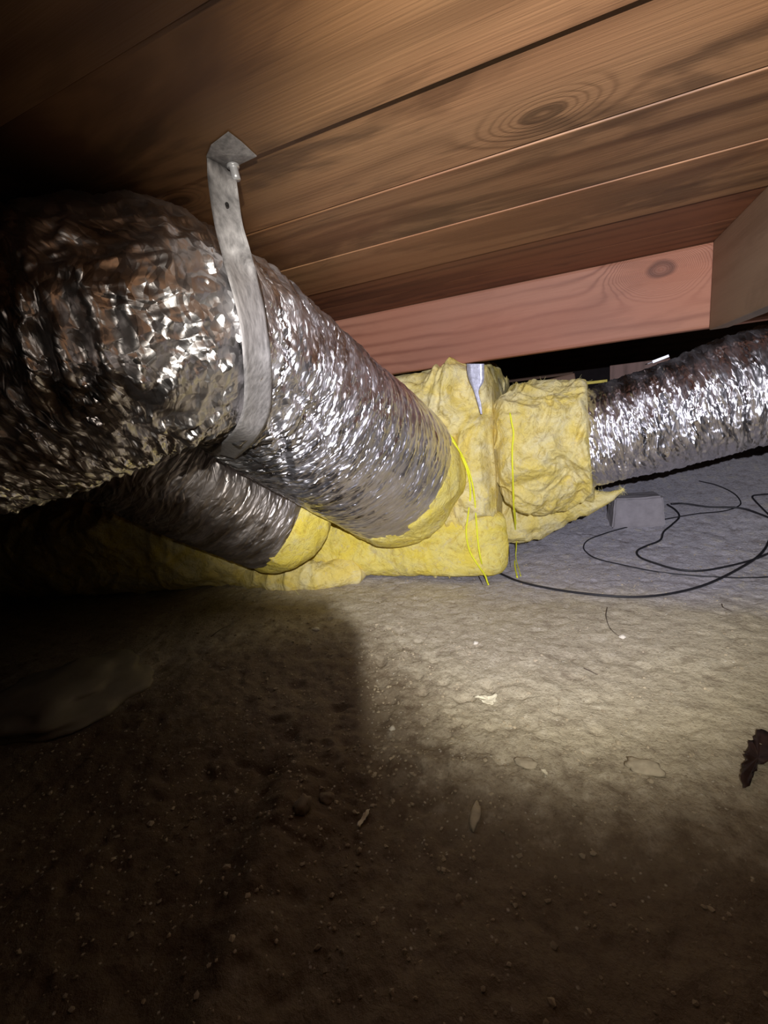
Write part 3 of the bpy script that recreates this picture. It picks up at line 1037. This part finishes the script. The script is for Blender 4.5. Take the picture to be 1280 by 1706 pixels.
rock('pebble', 1073, 1280, 0.020, m_tan, 'broad flat stone half sunk at the right edge of the light', sq=(1.3, 0.8, 0.3), seed=10)
rock('rock', 120, 1160, 0.165, plain('dim_rock', (0.26, 0.23, 0.17), 0.95, var=0.15, scale=12, bump=0.5), 'large flat angular rock lying in the dark at far left', sq=(1.0, 0.9, 0.22), seed=6, sub=4)
rock('soil_clump', 545, 1335, 0.012, m_clod, 'dark soil clump in the near shadow left of the chip', sq=(1, 1, 0.8), seed=7)
rock('soil_clump', 505, 1345, 0.014, m_clod, 'dark rounded soil clump further left of the wood chip', sq=(0.8, 1.2, 0.8), seed=17)

# loose crumbs of soil all over the floor: nobody could count them
def crumbs():
    import bmesh
    bm = bmesh.new(); bmesh.ops.create_icosphere(bm, subdivisions=1, radius=1)
    base = np.array([v.co[:] for v in bm.verts]); fc = [[v.index for v in f.verts] for f in bm.faces]
    bm.free()
    r = np.random.RandomState(3)
    Vs, Fs = [], []
    nv = 0
    N_ = 5200
    x = np.concatenate([r.uniform(-1.2, 0.75, N_ // 2), r.normal(-0.4, 0.28, N_ - N_ // 2)])
    y = np.concatenate([r.uniform(0.15, 1.75, N_ // 2), r.normal(0.65, 0.3, N_ - N_ // 2)])
    z = ground_h(x, y)
    sz = 0.0014 + 0.0035 * r.power(0.45, N_)[::-1] * r.uniform(0.2, 1, N_)
    for i in range(N_):
        s = sz[i]
        b = base * (1 + r.uniform(-0.35, 0.35, (len(base), 1))) * s * np.array([1, r.uniform(0.6, 1.3), 0.6])
        th = r.uniform(0, 6.28)
        c, q = math.cos(th), math.sin(th)
        b = b @ np.array([[c, -q, 0], [q, c, 0], [0, 0, 1]])
        Vs.append(b + [x[i], y[i], z[i] + s * 0.2])
        Fs += [(f[0] + nv, f[1] + nv, f[2] + nv) for f in fc]
        nv += len(base)
    me = mesh('soil_crumbs', np.vstack(Vs), Fs, smooth=False)
    o = link('soil_crumbs', me, plain('crumb', (0.36, 0.30, 0.21), 0.95, var=0.45, scale=14), kind='stuff')
    tag(o, 'loose crumbs of dry soil and grit strewn over the floor', 'soil')


crumbs()

# ------------------------------------------------------------------ leaves, twigs, chips
def leaf(px_pts, label, mat, name='dry_leaf', lift=0.004, curl=0.01, cat='leaf', seed=0, veins=True, flat_z=None):
    """leaf outline given where it lies on the soil; a solid sheet with a midrib"""
    P = [hit(x, y, GROUND, 0.0, fallback=0.8) for x, y in px_pts]
    rj = random.Random(seed)
    Q = []
    for i in range(len(P)):
        a, b = P[i], P[(i + 1) % len(P)]
        Q.append(a)
        for t in (0.35, 0.68):
            m_ = a.lerp(b, t); e_ = (b - a)
            Q.append(m_ + Vector((-e_.y, e_.x, 0)) * rj.uniform(-0.16, 0.16))
    P = [Vector((p.x, p.y, gz(p.x, p.y))) for p in Q]
    c = sum(P, Vector()) / len(P)
    n = len(P)
    rings = 4
    V = []
    for k_ in range(rings + 1):
        f = 1 - k_ / rings
        for i, p in enumerate(P):
            v = c + (p - c) * f
            v.z = c.z + lift + curl * f * f * (0.6 + 0.8 * float(perlin(np.array([i * 0.31 + seed]), 0.5, 0.5)[0])) + 0.25 * curl * float(perlin(np.array([v.x * 90 + seed]), v.y * 90, 0.2)[0])
            V.append(v)
    Fc = []
    for k_ in range(rings):
        for i in range(n):
            j = (i + 1) % n
            Fc.append((k_ * n + i, k_ * n + j, (k_ + 1) * n + j, (k_ + 1) * n + i))
    base = len(V)
    for v in list(V):
        V.append(v - Vector((0, 0, 0.0009)))
    Fc += [tuple(base + q for q in f)[::-1] for f in Fc]
    for i in range(n):
        j = (i + 1) % n
        Fc.append((j, i, base + i, base + j))
    me = mesh(name, [tuple(v - c) for v in V], Fc)
    o = link(name, me, mat)
    o.location = c
    tag(o, label, cat)
    return o


m_leafd = plain('dead_leaf_dark', (0.030, 0.014, 0.010), 0.5, var=0.5, scale=60, bump=0.5, spec=0.4)
m_leafp = plain('dead_leaf_pale', (0.72, 0.66, 0.50), 0.8, var=0.15)
leaf([(1238, 1318), (1233, 1300), (1236, 1285), (1239, 1265), (1243, 1255), (1246, 1240), (1256, 1235), (1260, 1222), (1268, 1219), (1280, 1222), (1300, 1226), (1316, 1244), (1306, 1262),
      (1288, 1268), (1276, 1275), (1262, 1281), (1256, 1292), (1250, 1303), (1244, 1316)],
     'dark curled dead leaf lying at the right edge of the soil', m_leafd, curl=0.006, lift=0.0015, seed=3)
leaf([(790, 1166), (800, 1165), (806, 1161), (812, 1165), (818, 1163), (824, 1160), (830, 1162), (826, 1168), (829, 1172), (822, 1172), (822, 1178), (814, 1176), (806, 1173), (800, 1170)],
     'small pale lobed dry leaf on the brightly lit soil', m_leafp, curl=0.006, lift=0.003, seed=5)
leaf([(596, 1380), (602, 1370), (606, 1360), (613, 1350), (617, 1352), (614, 1364), (607, 1373), (600, 1381)],
     'slim whitish wood chip in the near shadow', m_leafp, name='wood_chip', curl=0.004, lift=0.003, cat='wood chip', seed=6)
leaf([(900, 1283), (908, 1284), (913, 1290), (913, 1298), (908, 1294), (902, 1288)], 'pale curved leaf scrap where the light fades on the soil', m_leafp, curl=0.004, lift=0.002, seed=7)
m_twig = plain('dark_twig', (0.06, 0.04, 0.03), 0.8, var=0.3)


def twig(pix, label, r=0.0012, lift=0.003):
    pts = []
    for (x, y) in pix:
        p = hit(x, y, GROUND, 0.0)
        pts.append(Vector((p.x, p.y, gz(p.x, p.y) + lift)))
    o = tube('twig', pts, r, m_twig, n=26, m=6, origin=list(pts[0]), taper=((0, 1), (1, 0.4)), jitter=0.3)
    tag(o, label, 'twig')


twig([(1012, 1014), (1010, 1028), (1015, 1045), (1024, 1056), (1034, 1063)], 'long thin curved dark twig on the lit soil below the cables', 0.0013)
twig([(973, 1115), (984, 1120), (996, 1126)], 'short straight dark twig on the middle of the lit soil', 0.0013)
twig([(1203, 1008), (1206, 1014), (1220, 1020)], 'tiny hooked twig at right below the cables', 0.0013)
twig([(848, 912), (849, 928), (851, 946)], 'short black twig upright against the bank beside the box corner', 0.0018)
twig([(798, 962), (802, 970), (805, 976)], 'short black stub under the twine knot', 0.0022)
twig([(352, 1062), (368, 1050), (384, 1042)], 'dim straw-like twig in the shadow at left', 0.0013)

# ------------------------------------------------------------------ things in the gap behind the beam
m_blk = plain('black_plastic', (0.012, 0.009, 0.009), 0.9, spec=0.1)
pB = at_y(985, 636, 2.3)
bx = empty('pipe_box', (pB.x, pB.y, pB.z))
link('box_body', box_mesh('box_body', (-0.075, 0.0, -0.075), (0.075, 0.12, 0.055), 0.004), m_blk, bx)
link('yellow_stripe', box_mesh('yellow_stripe', (-0.02, -0.004, -0.010), (0.066, 0.0, 0.002), 0.001), plain('yellow_paint', (0.75, 0.6, 0.08), 0.6), bx)
tag(bx, 'small black box with a thin yellow stripe in the gap behind the beam', 'box')
pT = at_y(905, 634, 2.0)
o = link('timber_offcut', box_mesh('timber_offcut', (-0.17, 0, -0.72), (0.12, 0.03, 0.0), 0.004), m_dark)
o.location = pT; o.rotation_euler = (0, math.radians(-7), 0)
tag(o, 'dim brown timber board standing behind the top of the yellow collar', 'wood')
pT = pB + Vector((0.166, 0, 0))
o = link('wood_post', box_mesh('wood_post', (-0.09, 0, -0.9), (0.14, 0.09, 0.06), 0.004), wood('post_wood', (0.24, 0.15, 0.12), (0.13, 0.08, 0.06), seed=2.2, axis='ZX'))
o.location = pT
tag(o, 'squat brown wooden post in the gap behind the right foil duct', 'post')
pT = at_y(1100, 598, 1.75)
cl = empty('metal_bracket', pT)
link('plate', box_mesh('plate', (-0.036, 0.003, -0.002), (0.026, 0.06, 0.001), 0.0005), m_strap, cl)
link('flange', box_mesh('flange', (-0.022, 0, -0.005), (0.026, 0.003, 0.004), 0.0008), m_steel, cl)
cl.rotation_euler = (0, math.radians(-16), 0)
tag(cl, 'small bright metal bracket in the dark gap above the right foil duct', 'bracket')

# ------------------------------------------------------------------ loose fibres along the torn edges
def fuzz(name, tubes, parent, mat, n_=900, seed=1, ln=(0.008, 0.03), r0=0.0006):
    r = np.random.RandomState(seed)
    Vs, Fs = [], []
    nv = 0
    me = tubes.data
    cnt = len(me.vertices)
    co = np.empty(cnt * 3); me.vertices.foreach_get('co', co); co = co.reshape(-1, 3)
    no = np.empty(cnt * 3); me.vertices.foreach_get('normal', no); no = no.reshape(-1, 3)
    for i in r.randint(0, cnt, n_):
        p = co[i]; d = no[i] + r.normal(0, 0.6, 3); d /= np.linalg.norm(d)
        L = r.uniform(*ln); side = np.cross(d, r.normal(size=3)); side /= np.linalg.norm(side)
        pts = [p, p + d * L * 0.5 + side * L * 0.15, p + d * L * 0.8 + side * L * 0.5]
        w_ = np.cross(d, side)
        for k_, q_ in enumerate(pts):
            ww = r0 * (1 - k_ * 0.35)
            Vs += [q_ + w_ * ww, q_ - w_ * ww * 0.5 + side * ww, q_ - w_ * ww * 0.5 - side * ww]
        for k_ in range(2):
            a = nv + 3 * k_
            Fs += [(a, a + 1, a + 4, a + 3), (a + 1, a + 2, a + 5, a + 4), (a + 2, a, a + 3, a + 5)]
        nv += 9
    m_ = mesh(name, np.array(Vs), Fs)
    return link(name, m_, mat, parent, kind='stuff')


m_fz = plain('loose_fibre', (0.86, 0.76, 0.34), 0.9, var=0.1)
fuzz('loose_fibres', body, plen, m_fz, 3200, 1)
fuzz('loose_fibres', collar, plen, m_fz, 2200, 2)
fuzz('loose_fibres', sk, plen, m_fz, 900, 3)
fuzz('loose_fibres', foot, plen, m_fz, 1500, 4, ln=(0.006, 0.02))

# ------------------------------------------------------------------ the phone the picture is taken with (held just behind the lens)
def phone():
    import bmesh
    bm = bmesh.new()
    bmesh.ops.create_cube(bm, size=1)
    for v in bm.verts:
        v.co = Vector((v.co.x * 0.078, v.co.y * 0.162, v.co.z * 0.009))
    bmesh.ops.bevel(bm, geom=[e for e in bm.edges if abs(e.verts[0].co.z - e.verts[1].co.z) > 0.005], offset=0.011, segments=6, affect='EDGES')
    me = bpy.data.meshes.new('phone_body'); bm.to_mesh(me); bm.free()
    root = bpy.data.objects.new('smartphone', None)
    COL.objects.link(root)
    Mx = Matrix([list(r) for r in R3]).to_4x4()
    Mx.translation = Vector((0, 0, GZ)) + Vector(R3 @ np.array([-0.020, -0.0515, 0.0075]))
    root.matrix_world = Mx
    bpy.context.view_layer.update()
    link('phone_body', me, m_blk, root)
    link('screen', box_mesh('screen', (-0.035, -0.077, 0.0045), (0.035, 0.077, 0.0052), 0.0003), plain('glass_black', (0.01, 0.01, 0.012), 0.1), root)
    tag(root, 'black smartphone held upright, just behind the point of view', 'phone')


phone()
